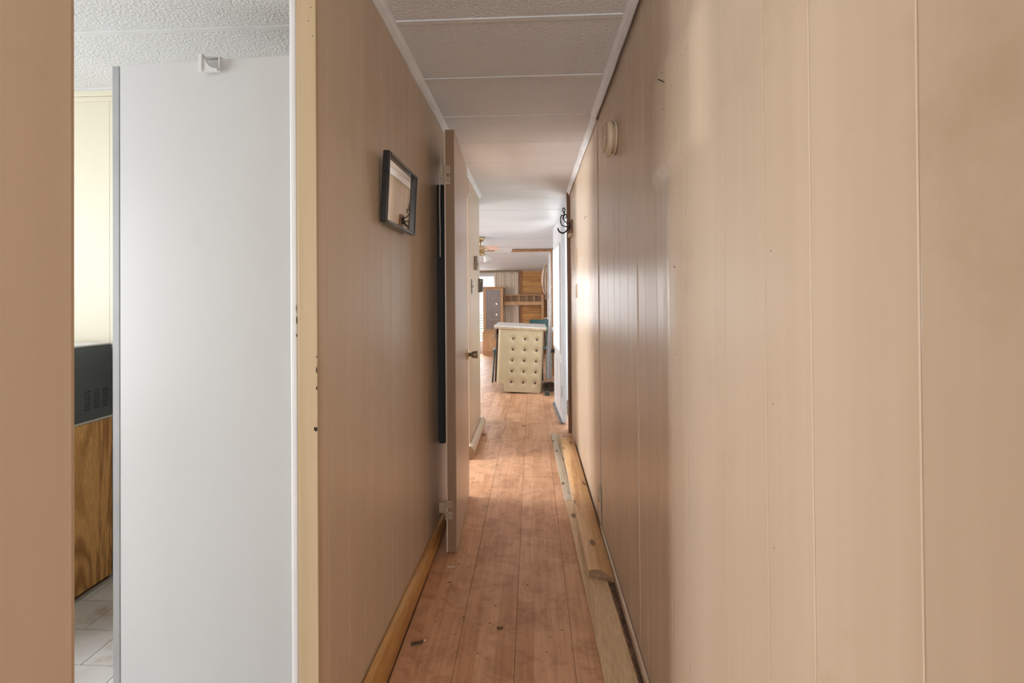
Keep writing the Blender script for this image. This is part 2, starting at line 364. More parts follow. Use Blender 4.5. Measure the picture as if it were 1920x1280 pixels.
# ------------------------------------------------------------------ ceiling
ce = struct('ceiling', B((-3.5, .5, -1.8, 4.4, H+.012, H+.07)), 'core', label='white stippled panel ceiling')
bm = bmesh.new()
for a, b in ((4.4, 7.2), (7.2, 11.2)): box(bm, -3.5, .5, a, b, .012, .07)
for v in bm.verts: v.co.z += cz(v.co.y)
obj('roof_deck', bm, 'core', ce)
SE = .4035; s0 = 1.512
ys = [s0 + i*SE for i in range(-9, 25)]
for i in range(len(ys)-1):
    a, b = ys[i], ys[i+1]
    if a < -1.8 or a > 11: continue
    b = min(b, 11.1)
    bm = bmesh.new(); box(bm, -3.45, .47, a+.0015, b-.0015, 0, .012)
    dz = random.uniform(-.0015, .0015)
    for v in bm.verts: v.co.z += cz(v.co.y) + dz
    obj('ceiling_panel', bm, 'ceil' if a < 3.9 else 'ceil_smooth', ce)
    if a < 3.2:
        bw = .011 if a < 2.2 else .007
        obj('batten', B((-3.45, .47, a-bw, a+bw, H-.0038, H+.001), bevel=.0012), 'batten', ce)

# ------------------------------------------------------------------ walls
def cut(u0, u1, z0, z1, holes):
    us = sorted({u0, u1, *[h[0] for h in holes], *[h[1] for h in holes]}); zs = sorted({z0, z1, *[h[2] for h in holes], *[h[3] for h in holes]})
    for i in range(len(us)-1):
        for j in range(len(zs)-1):
            cu, cz_ = (us[i]+us[i+1])/2, (zs[j]+zs[j+1])/2
            if any(h[0] < cu < h[1] and h[2] < cz_ < h[3] for h in holes): continue
            yield us[i], us[i+1], zs[j], zs[j+1]
def wall_x(name, x0, x1, y0, y1, m, holes=(), z0=-.2, z1=2.14, label=None):
    return struct(name, B(*[(x0, x1, a, b, c, d) for a, b, c, d in cut(y0, y1, z0, z1, holes)]), m, label=label)
def wall_y(name, y0, y1, x0, x1, m, holes=(), z0=-.2, z1=2.14, label=None):
    return struct(name, B(*[(a, b, y0, y1, c, d) for a, b, c, d in cut(x0, x1, z0, z1, holes)]), m, label=label)

def bump_r(y, z):
    """how far the buckled right-hand panelling stands into the hallway"""
    d = 0
    e = .019*(1-.75*max(0, min(1, (z-1.35)/.3)))
    d += e*math.exp(-((y-1.10)/(.16 if y < 1.10 else .085))**2)
    def ss(t): t = max(0, min(1, t)); return t*t*(3-2*t)
    inside = ss((y-.89)/.06)*ss((1.30-y)/.04)*ss((z-1.497)/.022)*ss((1.84-z)/.10)
    d += .015*inside
    d += .004*math.sin(y*3.1+1)*math.sin(z*1.7)
    return d
def seam(y, z):
    """half-width of the split where two sheets have parted low on the right wall"""
    return .0028*math.sin(math.pi*(z-.26)/.38)**.5 if abs(y-1.101) < 1e-6 and .26 < z < .64 else 0
def board(parent, xf, sgn, y0, y1, z0, z1, m, warp=None, th=.009, g=.0010, name='panel_board', c=.0004, drop_=.0004):
    """one wall-panelling board; sgn = direction in which its face looks"""
    bm = bmesh.new()
    ny = max(1, int((y1-y0)/.02)) if warp else 1; nz = 106 if warp else 1
    yy = [y0+g, y0+g+c] + [y0+g+c+(y1-y0-2*g-2*c)*i/ny for i in range(1, ny)] + [y1-g-c, y1-g]
    grid = []
    for iy, y in enumerate(yy):
        drop = drop_ if iy in (0, len(yy)-1) else 0
        def ye(z): return y + (seam(y0, z) if iy < 2 else 0) - (seam(y1, z) if iy > len(yy)-3 else 0)
        grid.append([bm.verts.new((xf + sgn*((warp(y, z0+(z1-z0)*k/nz) if warp else 0) - drop), ye(z0+(z1-z0)*k/nz), z0+(z1-z0)*k/nz)) for k in range(nz+1)])
    for i in range(len(grid)-1):
        for k in range(nz): bm.faces.new((grid[i][k], grid[i+1][k], grid[i+1][k+1], grid[i][k+1]))
    back = [[bm.verts.new((xf - sgn*th, grid[q][k].co.y, z0+(z1-z0)*k/nz)) for k in range(nz+1)] for q in (0, -1)]
    for k in range(nz):
        bm.faces.new((grid[0][k], grid[0][k+1], back[0][k+1], back[0][k])); bm.faces.new((grid[-1][k+1], grid[-1][k], back[1][k], back[1][k+1]))
    for col in (0, 1, -2, -1):
        for k in range(nz):
            e = bm.edges.get((grid[col][k], grid[col][k+1]))
            if e: e.smooth = False
    o = obj(name, bm, m, parent, smooth=bool(warp)); return o

# right-hand hallway wall
wr = struct('wall_right', B((XR+.0095, XR+.06, -1.75, 2.336, -.05, 2.14), (XR+.03, XR+.06, 2.33, 2.352, -.05, 2.14), (XR+.0095, XR+.06, 2.352, 4.03, -.05, 2.14)), 'core', label='tan grooved panelling wall with buckled sheets')
gr = [-1.75, -1.35, -.95, -.6, -.3, -.05, .12, .27, .417, .575, .688, .829, 1.006, 1.101, 1.283, 1.409, 1.508, 1.648, 1.801, 1.922, 2.076, 2.2, 2.336]
for a, b in zip(gr, gr[1:]):
    near = b < 1.05
    board(wr, XR, -1, a, b, .0, 2.12, 'panel_r', bump_r if b > .1 and a < 1.5 else None, g=.0002 if near else .0012, c=.0020 if near else .0004, drop_=.0005 if near else .0004)
gr = [2.352, 2.45, 2.56, 2.656, 2.80, 2.92, 3.066, 3.17, 3.30, 3.42]
def bulge2(y, z): return .012*math.exp(-((y-2.85)/.25)**2)*math.sin(min(1, max(0, z/2.1))*math.pi)
for a, b in zip(gr, gr[1:]): board(wr, XR-.004, -1, a, b, .01, 2.11, 'panel_r', bulge2)
gr = [3.432, 3.50, 3.58, 3.66, 3.76, 3.87, 3.95, 4.03]
for a, b in zip(gr, gr[1:]): board(wr, XR-.002, -1, a, b, .0, 2.11, 'panel_r')
obj('gap_backing', B((XR+.02, XR+.03, 2.33, 2.356, 0, 2.13), (XR+.006, XR+.0095, 3.42, 3.432, 0, 2.13)), 'core', wr)

# left-hand hallway wall, in three lengths
wl = struct('wall_left', B((XL-.045, XL-.0095, -1.75, .449, -.05, 2.14)), 'core', label='tan panelling wall beside the washroom doorway')
for a, b in zip([-1.75, -1.3, -.9, -.5, -.1, .451], [-1.3, -.9, -.5, -.1, .451]): board(wl, XL, 1, a, b, 0, 2.12, 'panel')
obj('room_side_lining', B((XL-.051, XL-.0455, -1.75, .45, 0, 2.13)), 'cream', wl)
obj('end_lining', B((XL-.051, XL-.001, .4495, .4535, 0, 2.13)), 'panel', wl)
wm = struct('wall_left_middle', B((XL-.045, XL-.0095, .992, 2.60, -.05, 2.14)), 'core', label='tan grooved panelling wall with the black-framed mirror')
gl = [.992, 1.039, 1.158, 1.263, 1.422, 1.519, 1.626, 1.756, 1.871, 2.044, 2.252, 2.459, 2.60]
for a, b in zip(gl, gl[1:]): board(wm, XL, 1, a, b, 0, 2.12, 'panel')
obj('end_lining', B((XL-.045, XL-.001, 2.601, 2.606, 0, 2.13)), 'panel', wm)
obj('room_side_lining', B((XL-.051, XL-.0455, 1.96, 2.60, 0, 2.13)), 'cream', wm)
wf = struct('wall_left_far', B((XL-.045, XL-.0095, 3.42, 4.14, -.05, 2.14)), 'core', label='tan panelling wall end with thermostat and switch')
gl = [3.42, 3.50, 3.56, 3.64, 3.71, 3.80, 3.87, 3.94, 4.02, 4.14]
for a, b in zip(gl, gl[1:]): board(wf, XL, 1, a, b, 0, 2.12, 'panel_r')
obj('end_lining', B((XL-.045, XL-.001, 4.1405, 4.146, 0, 2.13)), 'panel_r', wf)
obj('end_lining', B((XL-.045, XL-.001, 3.414, 3.4195, 0, 2.13)), 'panel_r', wf)
struct('trim_1', B((XL-.051, XL, .452, .98, 1.99, 2.13)), 'panel', label='header over the washroom doorway')
struct('trim_2', B((XL-.05, XL-.002, 2.607, 3.413, 1.97, 2.13)), 'panel_r', label='header over the bedroom doorway')

# doorway jamb with the cream edge and white corner strip
j = struct('trim_3', B((-.514, XL+.003, .9805, .9915, 0, 2.13), bevel=.0015), 'jamb', label='cream painted door jamb with chipped edge')
obj('rebate_strip', B((-.5185, -.5145, .984, .9915, 0, 2.13)), 'jamb', j)
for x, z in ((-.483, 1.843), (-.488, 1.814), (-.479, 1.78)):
    obj('nail_hole_shade', lathe(bmesh.new(), [(.0011, -.0004), (.0011, .0004)], 10, 'Y', (x, .9803, z)), 'dark', j)  # dark disc painted in for the shade inside each nail hole
for x0, x1, z0, z1 in ((-.4795, XL+.0032, .909, .921), (-.4745, XL+.0032, 1.035, 1.052), (-.4745, XL+.0032, 1.0, 1.008), (-.4738, XL+.0032, 1.07, 1.076), (-.5183, -.5172, 1.17, 1.19), (-.5183, -.5165, 1.142, 1.165), (-.5187, -.5168, 1.115, 1.124)):
    bm = bmesh.new(); n = 7
    top = [bm.verts.new((x0+(x1-x0)*i/n, .9802, z1-(z1-z0)*.35*random.random())) for i in range(n+1)]
    bot = [bm.verts.new((x0+(x1-x0)*i/n, .9802, z0+(z1-z0)*.35*random.random())) for i in range(n+1)]
    for i in range(n): bm.faces.new((bot[i], bot[i+1], top[i+1], top[i]))
    r = bmesh.ops.extrude_face_region(bm, geom=bm.faces[:]); 
    for e in r['geom']:
        if isinstance(e, bmesh.types.BMVert): e.co.y -= .0003
    obj('paint_chip', bm, 'dark', j)
struct('trim_4', B((-.534, -.5195, .983, .9955, 0, 2.13), bevel=.004), 'white', True, label='white corner strip of the washroom doorway')

# washroom
wb = wall_y('wall_back', 1.935, 1.975, -2.9, -.53, 'cream', label='cream washroom wall')
obj('crown_strip', B((-2.9, -.53, 1.923, 1.9345, 2.105, 2.13), (-2.9, -.53, 1.929, 1.9345, 2.085, 2.105), bevel=.003), 'cream', wb)
for x in (-1.868, -2.3): obj('panel_joint', B((x-.0012, x+.0012, 1.9342, 1.9349, 0, 2.08)), 'cream', wb)
obj('bedroom_lining', B((-2.9, -.53, 1.9755, 1.98, 0, 2.13)), 'white', wb)
wall_x('wall_far_left', -2.94, -2.9, -1.8, 1.935, 'cream', [(.22, 1.22, .48, 1.92)], label='outer wall of the washroom')
wall_y('wall_washroom_rear', -1.8, -1.755, -2.9, -.53, 'cream', [(-1.70, -.80, .48, 1.92)], label='rear wall of the washroom')
wall_x('wall_bedroom_outer', -2.94, -2.9, 1.975, 4.45, 'white', [(2.65, 3.75, .92, 1.92)], label='outer wall of the side bedroom')
wall_y('wall_bedroom_end', 4.43, 4.47, -2.9, -.52, 'white', label='wall between the side bedroom and kitchen', z0=-.01)
wall_x('wall_bedroom_return', -.535, -.5205, 4.14, 4.43, 'panel_r', label='short return of the hallway wall', z0=-.01)
wall_y('wall_rear', -1.75, -1.70, XL-.05, XR+.06, 'panel', [(-.415, .285, .55, 2.05)], label='rear wall of the hallway')

def window(n, cx, cy, cz_, su, sz, axis, label):
    """frame, sash bar and pane in an opening; axis is the wall's normal"""
    def bx(u0, u1, d0, d1, z0, z1): return (cx+d0, cx+d1, cy+u0, cy+u1, cz_+z0, cz_+z1) if axis == 'X' else (cx+u0, cx+u1, cy+d0, cy+d1, cz_+z0, cz_+z1)
    u, z, t = su/2, sz/2, .045
    o = struct('window_%d' % n, B(bx(-u, -u+t, -.02, .02, -z, z), bx(u-t, u, -.02, .02, -z, z), bx(-u+t, u-t, -.02, .02, z-t, z), bx(-u+t, u-t, -.02, .02, -z, -z+t)), 'white', label=label)
    obj('sash_bar', B(bx(-u+t, u-t, -.012, .012, -.015, .015)), 'white', o)
    obj('pane', B(bx(-u+t, u-t, -.002, .002, -z+t, -.015)), 'glass', o); obj('pane', B(bx(-u+t, u-t, -.002, .002, .015, z-t)), 'glass', o)
    return o
window(2, -2.92, .72, 1.2, 1.0, 1.44, 'X', 'washroom window'); window(8, -1.25, -1.78, 1.2, .9, 1.44, 'Y', 'added washroom rear window, unseen'); window(3, -2.92, 3.2, 1.42, 1.1, 1.0, 'X', 'side bedroom window')  # the washroom rear one is unseen, added to light the slab door
window(4, -.065, -1.725, 1.30, .70, 1.5, 'Y', 'added hallway rear window, unseen')  # added together with its area light as hallway fill, no known window

# cove mouldings where the walls meet the ceiling
def cove(name, x, s, y0, y1, label):
    prof = [(x, H-.001), (x+s*.026, H-.001), (x+s*.022, H-.007), (x+s*.013, H-.014), (x+s*.006, H-.026), (x+s*.004, H-.032), (x, H-.032)]
    bm = bmesh.new()
    extrude_y(bm, prof, y0, y1, 60, lambda X, Y, Z: (X, Y, Z + (.0022*math.sin(Y*9)+.0015*math.sin(Y*23) if Z < H-.01 else 0)))
    return struct(name, bm, 'cove', label=label)
cove('trim_5', XL+.0005, 1, .992, 2.6, 'white cove trim along the left hallway ceiling')
cove('trim_6', XR-.012, -1, -1.7, 2.34, 'white cove trim along the right hallway ceiling')
cove('trim_7', XR-.0065, -1, 2.35, 4.03, 'white cove trim on to the entry door')
cove('trim_8', XL+.0005, 1, 2.61, 4.14, 'white cove trim over the bedroom doorway')

# baseboards
def log_profile(n=10, w=.088, t=.028, lip=.006):
    p = [(0, 0), (lip, 0)] + [(lip + (t-lip)*math.sin(math.pi*k/n)**.55 if 0 < k < n else lip, w*k/n) for k in range(1, n)] + [(lip, w), (0, w)]
    return p
bl = struct('baseboard_left', extrude_y(bmesh.new(), [(XL+.002+x, z+.001) for x, z in log_profile()], .995, 2.595, 40,
    lambda X, Y, Z: (X+.002*math.sin(Y*2.3), Y, Z*(.146-.068*(Y-1.24)/1.13)/.088)), 'logpine', True, label='rounded honey pine log-siding baseboard')
bf = struct('baseboard_far', extrude_y(bmesh.new(), [(XL+.002+x, z+.001) for x, z in log_profile(10, .10, .038)], 3.36, 4.20, 12), 'panel_r', True, label='painted rounded baseboard with broken end')
obj('broken_end', extrude_y(bmesh.new(), [(XL+.002+x*.95, z*.96+.002) for x, z in log_profile(10, .10, .038)], 3.354, 3.3605), 'endgrain', bf)
struct('baseboard_right', extrude_y(bmesh.new(), [(XR-.0135, 0), (XR-.002, 0), (XR-.002, .045), (XR-.006, .045), (XR-.011, .03)], .2, 2.33, 20), 'panel_r', True, label='low cream skirting strip on the right wall')

# ------------------------------------------------------------------ kitchen and living room shell
wall_y('wall_kitchen_front', 4.4705, 4.51, -3.3, -.52, 'white', label='kitchen wall behind the bedroom', z0=-.01)
wall_x('wall_living_left', -3.4, -3.36, 4.47, 11.1, 'white', [(5.15, 6.65, .85, 1.85), (7.9, 10.1, .6, 1.8)], label='outer wall of the living room')
window(5, -3.38, 5.9, 1.35, 1.5, 1.0, 'X', 'kitchen window'); window(6, -3.38, 9.0, 1.2, 2.2, 1.2, 'X', 'added living room side window, unseen')  # the living room side one is unseen, added to bring daylight in
wrl = wall_x('wall_entry', .385, .43, 4.05, 11.1, 'white', [(4.16, 5.36, -.02, 2.0), (8.2, 10.2, .75, 1.75)], label='white wall with the entry door')
window(7, .41, 9.2, 1.25, 2.0, 1.0, 'X', 'living room window on the entry side')
we = wall_y('wall_end', 11.0, 11.05, -3.36, .385, 'white', [(-1.9, -.70, .10, 1.765)], label='end wall of the living room')
window(1, -1.3, 11.02, .9325, 1.2, 1.665, 'Y', 'bright living room window behind the hutch')
zb = -.16
heights = [.175, .15, .165, .15, .17, .155, .17, .15, .165, .16, .17, .15, .16]
for hgt in heights:
    z1 = min(zb+hgt, 1.835)
    if zb >= 1.83: break
    bm = B((-.225, .384, 10.968, 10.9995, zb+.002, z1-.002)); bmesh.ops.bevel(bm, geom=[e for e in bm.edges if abs(e.verts[0].co.z-e.verts[1].co.z) < 1e-5 and min(e.verts[0].co.y, e.verts[1].co.y) < 10.97 and abs(e.verts[0].co.y-e.verts[1].co.y) < 1e-5], offset=.010, segments=2, affect='EDGES')
    obj('pine_board', bm, 'pinewall', we); zb = z1
struct('trim_9', B((-.305, -.226, 10.955, 10.9995, -.16, 1.838), bevel=.004), 'pinetrim', label='brown upright between curtain and pine boards')
struct('trim_10', B((-1.95, -.31, 10.955, 10.9995, 1.80, 1.842), bevel=.004), 'midbrown', label='wood strip above the far window')
struct('beam_brown', B((-.62, .34, 7.17, 7.23, 1.92, 1.953), bevel=.004), 'pinetrim', label='thin brown beam across the ceiling').name = 'trim_11'
struct('trim_12', B((.312, .342, 7.17, 7.23, -.04, 1.92), bevel=.004), 'pinetrim', label='brown post under the end of the beam')
bs = struct('trim_13', B((.315, .343, 4.03, 4.075, 0, 2.128), (.343, .43, 4.03, 4.05, 0, 2.128), bevel=.002), 'browntrim', label='dark brown door casing at the end of the hallway wall')

# entry door with long glazed light, slightly ajar
dr = struct('door_1', B((0, .84, -.002, .038, .02, .655), (0, .84, -.002, .038, 1.72, 1.96), (0, .075, -.002, .038, .655, 1.72), (.765, .84, -.002, .038, .655, 1.72), bevel=.0015), 'extdoor', label='white entry door with tall frosted pane')
dr.location = (.318, 4.30, 0); dr.rotation_euler = (0, 0, rad(92.4))
def dpart(n, bm, m, smooth=False): return obj(n, bm, m, dr, smooth)
dpart('glazing_bead', B((.075, .10, -.002, .052, .655, 1.72), (.74, .765, -.002, .052, .655, 1.72), (.10, .74, -.002, .052, .655, .68), (.10, .74, -.002, .052, 1.695, 1.72), bevel=.004), 'extdoor')
dpart('pane', B((.10, .74, .014, .022, .68, 1.695)), 'doorglass')
for a, b in ((.10, .40), (.45, .74)):
    dpart('raised_panel', B((a, b, .037, .046, .12, .56), bevel=.004), 'extdoor')
kb = dpart('door_knob', lathe(bmesh.new(), [(.03, .038), (.03, .044), (.012, .046), (.012, .054), (.026, .058), (.028, .068), (.02, .076), (.002, .078)], 20, 'Y', (.79, 0, .60)), 'blackiron', True)
dpart('dead_bolt', lathe(bmesh.new(), [(.03, .038), (.03, .055), (.022, .062), (.002, .063)], 20, 'Y', (.79, 0, .84)), 'aluminium', True)
dpart('hinge', B((.005, .03, .038, .044, .25, .36), bevel=.001), 'aluminium')
dpart('door_sweep', B((.02, .82, .03, .058, .002, .024)), 'greystrip')
struct('trim_14', B((.325, .384, 4.076, 4.16, 0, 2.06), (.385, .43, 4.051, 4.16, 0, 2.06), bevel=.003), 'extdoor', label='white door jamb beside the brown casing')
struct('trim_15', B((.345, .384, 5.36, 5.42, 0, 2.06), (.345, .384, 4.16, 5.36, 2.0, 2.06), bevel=.003), 'extdoor', label='white frame around the entry door')
struct('ground', B((-40, 40, -40, 50, -.75, -.7)), 'siding', label='ground outside')

# ------------------------------------------------------------------ things in the hallway
# framed mirror
fm = thing('wall_mirror', 'small black-framed mirror hanging on the tan panelling', 'mirror', (XL+.0085, 1.552, 1.438), (0, rad(3.0), rad(-1.2)))
W2, HH, T = .162, .224, .014
for nm, bb in (('frame_bar', (.0, .0225, -W2, -W2+T, 0, HH)), ('frame_bar', (.0, .0225, W2-T, W2, 0, HH)), ('frame_bar', (.0, .0225, -W2+T, W2-T, 0, T*.75)), ('frame_bar', (.0, .0225, -W2+T, W2-T, HH-T*.75, HH))):
    obj(nm, B(bb, bevel=.004), 'frame', fm)
obj('mirror_glass', B((.006, .010, -W2+T, W2-T, T*.75, HH-T*.75)), 'mirror', fm)

# loose door leaf
dl = thing('door_leaf', 'tan door standing open along the left hallway wall, hinges loose', 'door', (-.378, 2.118, .012), (0, 0, rad(2.65)))
obj('slab', B((-.026, .020, .004, .627, 0, 1.98), bevel=.001), 'doorpaint', dl)
obj('hinge_edge', B((-.022, .018, -.0005, .0035, .003, 1.977)), 'dooredge', dl)
obj('skin_edge', B((-.028, -.024, -.0008, .012, .0, 1.965)), 'doorpaint', dl)
kn = obj('door_knob', lathe(bmesh.new(), [(.0105, .040), (.0105, .062), (.020, .068), (.024, .10), (.018, .103), (.002, .104)], 18, 'X', (-.02, .565, .85)), 'knob', dl, True)
obj('rosette', lathe(bmesh.new(), [(.031, .0405), (.031, .043), (.026, .047), (.012, .048)], 22, 'X', (-.02, .565, .85)), 'brass', kn, True)
for z, fold in ((1.72, 0), (.155, 1)):
    hg = obj('hinge', B((-.030, .0, -.0025, -.0008, z, z+.035), (-.030, .0, -.0025, -.0008, z+.052, z+.087)), 'hinge', dl)
    obj('pin', lathe(bmesh.new(), [(.0035, z-.002), (.0035, z+.089)], 10, 'Z', (-.031, -.003, 0)), 'hinge', hg)
    if fold: obj('loose_leaf', B((-.062, -.033, -.004, -.0022, z+.03, z+.078), bevel=.0005), 'hinge', hg)
    else: obj('loose_leaf', B((-.044, -.033, -.004, -.0022, z+.03, z+.075), bevel=.0005), 'hinge', hg)
    for hz in (z+.018, z+.07): obj('screw', lathe(bmesh.new(), [(.0035, -.0033), (.0025, -.0040)], 10, 'Y', (-.012, 0, hz)), 'knob', hg)
# black board hanging behind it
bb = thing('hanging_board', 'long black board hanging on the wall behind the open door', 'board', (XL, 2.27, .48))
obj('panel', B((.0005, .036, 0, .31, .0, 1.29), bevel=.002), 'black', bb)
obj('lower_rail', B((.004, .034, .006, .304, -.012, .0)), 'black', bb)
wi = obj('loose_wire', tube(bmesh.new(), smoothpath([(-.428, 2.19, 1.97), (-.432, 2.18, 1.90), (-.440, 2.19, 1.80), (-.446, 2.205, 1.68), (-.447, 2.215, 1.52), (-.448, 2.22, 1.40)]), .0028, 6), 'wire', smooth=True)
tag(wi, 'thin pale wire dangling behind the open door', 'wire')

# smoke detector
sd = thing('smoke_detector', 'round yellowed smoke detector on the right wall', 'smoke detector', (XR-.001, 1.865, 1.842)); sd.scale = (.8, 1, 1)
obj('mount_plate', lathe(bmesh.new(), [(.066, -.0005), (.068, -.006), (.066, -.012), (.056, -.014)], 40, 'X'), 'plastic', sd, True)
obj('recess', lathe(bmesh.new(), [(.056, -.013), (.056, -.020)], 32, 'X'), 'plastic', sd)
body = obj('cover', lathe(bmesh.new(), [(.062, -.0195), (.070, -.022), (.072, -.030), (.071, -.044), (.066, -.050), (.054, -.053)], 48, 'X'), 'plastic', sd, True)
obj('sensor_ring', lathe(bmesh.new(), [(.042, -.052), (.042, -.0605), (.0525, -.0607), (.0515, -.063), (.046, -.0655), (.02, -.067), (.002, -.067)], 40, 'X'), 'plastic', sd, True)
for k in range(40):
    a = 2*math.pi*k/40
    bm = B((-.0606, -.0532, -.0018, .0018, -.0095, .0)); shape(bm, Matrix.Rotation(a, 4, 'X') @ Matrix.Translation((0, 0, .052)))
    obj('vent_rib', bm, 'plastic', body)

# hook rack
hr = thing('hook_rack', 'black scrolled iron coat hooks on a small wood block', 'coat hook', (XR-.003, 3.83, 1.70))
obj('back_board', B((-.014, .0, -.05, .05, .03, .14), bevel=.002), 'browntrim', hr)
obj('lower_block', B((-.030, 0, -.045, .05, .0, .029), bevel=.002), 'jamb', hr)
def hook(y, k):
    pts = [(-.012, y, .10), (-.03, y, .075), (-.05, y-.005, .05), (-.075, y-.01, .035), (-.105, y-.012, .045), (-.120, y-.012, .075)]
    obj('hook', tube(bmesh.new(), smoothpath(pts), lambda t: .0055*(1-.35*t), 8), 'blackiron', hr, True)
hook(-.02, 0); hook(.03, 1)
for y, pts in ((-.01, [(-.012, 0, .11), (-.04, 0, .115), (-.065, 0, .14), (-.07, 0, .17), (-.055, 0, .19), (-.045, 0, .175), (-.055, 0, .155)]),
               (.01, [(-.012, 0, .09), (-.05, 0, .09), (-.085, 0, .105), (-.095, 0, .15), (-.085, 0, .185), (-.07, 0, .18), (-.075, 0, .155)]),
               (.0, [(-.075, 0, .165), (-.062, 0, .20), (-.058, 0, .232), (-.068, 0, .245), (-.076, 0, .232), (-.066, 0, .20)])):
    obj('scroll', tube(bmesh.new(), smoothpath([(a, y, c) for a, b, c in pts]), .0048, 8), 'blackiron', hr, True)
obj('stem', tube(bmesh.new(), smoothpath([(-.014, 0, .06), (-.02, 0, .09), (-.014, 0, .125)]), .007, 8), 'blackiron', hr, True)

# thermostat, switch and wall box on the far left wall
t = thing('thermostat', 'small brown-grey thermostat high on the left wall end', 'thermostat', (XL, 3.80, 1.43))
obj('case', B((.001, .026, -.045, .045, 0, .115), bevel=.003), 'beige', t); obj('dial', B((.026, .029, -.03, .03, .03, .06), bevel=.001), 'grey', t)
t = thing('light_switch', 'flat switch plate on the left wall below the thermostat', 'light switch', (XL, 3.585, 1.23))
obj('cover_plate', B((.0005, .006, -.03, .03, 0, .115), bevel=.001), 'beige', t); obj('toggle', B((.006, .016, -.004, .004, .05, .065)), 'plastic', t)
t = thing('wall_telephone', 'dark grey wall phone on the end of the left wall', 'phone', (XL, 4.09, 1.245))
obj('cradle', B((.0005, .018, -.045, .045, 0, .125), bevel=.003), 'grey', t)
obj('handset', B((.018, .036, -.028, .028, .006, .122), bevel=.006), 'grey', t)
obj('cradle_hook', B((.018, .024, -.032, -.0285, .09, .115)), 'plastic', t)
tag(obj('trim_block', B((XL+.0005, XL+.014, 3.43, 3.455, 1.96, 1.985), bevel=.002), 'white'), 'tiny white block near the top of the left wall', 'bracket')

# latch plates in the right wall joints
for z, nm, lb in ((1.456, 'hinge_plate', 'upper cream hinge in the narrow wall joint by the hooks'), (1.19, 'hinge_plate', 'lower cream hinge in the narrow wall joint by the hooks')):
    h_ = thing(nm, lb, 'hinge', (XR-.0065, 3.426, z), group='cream hinges in the right wall joint')
    obj('leaf', B((-.003, -.0005, -.012, .010, 0, .107), bevel=.0006), 'plastic', h_)
    obj('barrel', lathe(bmesh.new(), [(.0045, .002), (.0045, .105)], 10, 'Z', (-.005, 0, 0)), 'plastic', h_, True)
h_ = thing('hinge_plate', 'cream hinge low in the wide wall gap above the loose boards', 'hinge', (XR-.006, 2.342, .065))
obj('leaf', B((-.003, -.0005, -.016, .012, 0, .17), bevel=.0006), 'plastic', h_); obj('barrel', lathe(bmesh.new(), [(.005, .09), (.005, .172)], 10, 'Z', (-.006, 0, 0)), 'plastic', h_, True)

# nails in the right wall
tag(obj('nail', tube(bmesh.new(), [(XR-.010, 1.128, 1.722), (XR-.036, 1.11, 1.7235)], .0013, 8), 'blackiron'), 'bent black nail sticking out of the bulging panelling', 'nail')
tag(obj('nail', tube(bmesh.new(), smoothpath([(XR-.011, 2.86, 1.685), (XR-.014, 2.80, 1.690), (XR-.013, 2.74, 1.680)]), .0016, 6), 'blackiron'), 'thin dark nail lying against the far right panelling', 'nail')

# nail holes and nicks in the panelling, dark discs painting the shade inside them
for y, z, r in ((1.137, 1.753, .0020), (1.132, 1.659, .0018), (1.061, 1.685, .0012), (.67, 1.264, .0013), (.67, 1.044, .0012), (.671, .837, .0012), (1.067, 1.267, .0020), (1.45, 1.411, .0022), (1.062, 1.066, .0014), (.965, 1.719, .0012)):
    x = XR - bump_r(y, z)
    obj('nail_hole_shade', lathe(bmesh.new(), [(r, -.0006), (r*.8, .0012)], 10, 'X', (x, y, z)), 'midbrown' if y < .9 else 'dkbrown', wr)
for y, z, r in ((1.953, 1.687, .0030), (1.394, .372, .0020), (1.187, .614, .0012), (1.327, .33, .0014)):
    obj('nail_hole_shade', lathe(bmesh.new(), [(r*.8, -.0012), (r, .0006)], 10, 'X', (XL, y, z)), 'dkbrown', wm)

# loose boards along the right wall
def skew(x, y, z): return (x - .0231*(y-1.409), y, z)
bA = tag(obj('flat_board', extrude_y(bmesh.new(), [(.215, .0012), (.316, .0012), (.3165, .018), (.315, .0195), (.216, .0195), (.2145, .018)], .72, 2.655, 24, lambda x, y, z: (x-.0231*(y-1.409), y, z+.0006*math.sin(y*7+x*30))), 'rawpine'), 'raw pine board lying flat on the floor against the right wall', 'board')
bB = thing('grooved_board', 'pale grooved board lying end to end with the raw pine board', 'board')
for nm, x0, x1, z1, m in (('face', .2135, .262, .0185, 'rawpine2'), ('tongue', .2655, .277, .0165, 'rawpine'), ('edge_strip', .2805, .312, .0185, 'rawpine')):
    obj(nm, extrude_y(bmesh.new(), [(x0, .0012), (x1, .0012), (x1, z1-.001), (x1-.001, z1), (x0+.001, z1), (x0, z1-.001)], 2.662, 3.95, 8, skew), m, bB)
obj('web', extrude_y(bmesh.new(), [(.2622, .0015), (.2803, .0015), (.2803, .009), (.2622, .009)], 2.664, 3.945, 4, skew), 'rawpine', bB)
obj('screw_hole', lathe(bmesh.new(), [(.006, .0184), (.006, .0189)], 14, 'Z', (.2115, 2.765, 0)), 'dkbrown', bB)
nseg = 12
lp = [(.228, .0225), (.331, .0225)] + [(.331 - .103*k/nseg, .0275 + .034*math.sin(math.pi*(k*.9+.6)/nseg*.86)**.8) for k in range(nseg+1)] 
lg = thing('log_siding', 'rounded pine log-siding offcut resting on the flat boards', 'board')
obj('face', extrude_y(bmesh.new(), lp, 1.935, 3.72, 30, lambda x, y, z: (x+.0008*math.sin(y*6), y + (x-.228)*-.35*(1 if y < 2.2 else 0), z)), 'logpine_raw', lg)
obj('sawn_end', extrude_y(bmesh.new(), [(.2795+(x-.2795)*.97, .04+(z-.04)*.95) for x, z in lp], 1.9335, 1.9365, 1, lambda x, y, z: (x, y-(x-.228)*.35, z)), 'endgrain', lg)
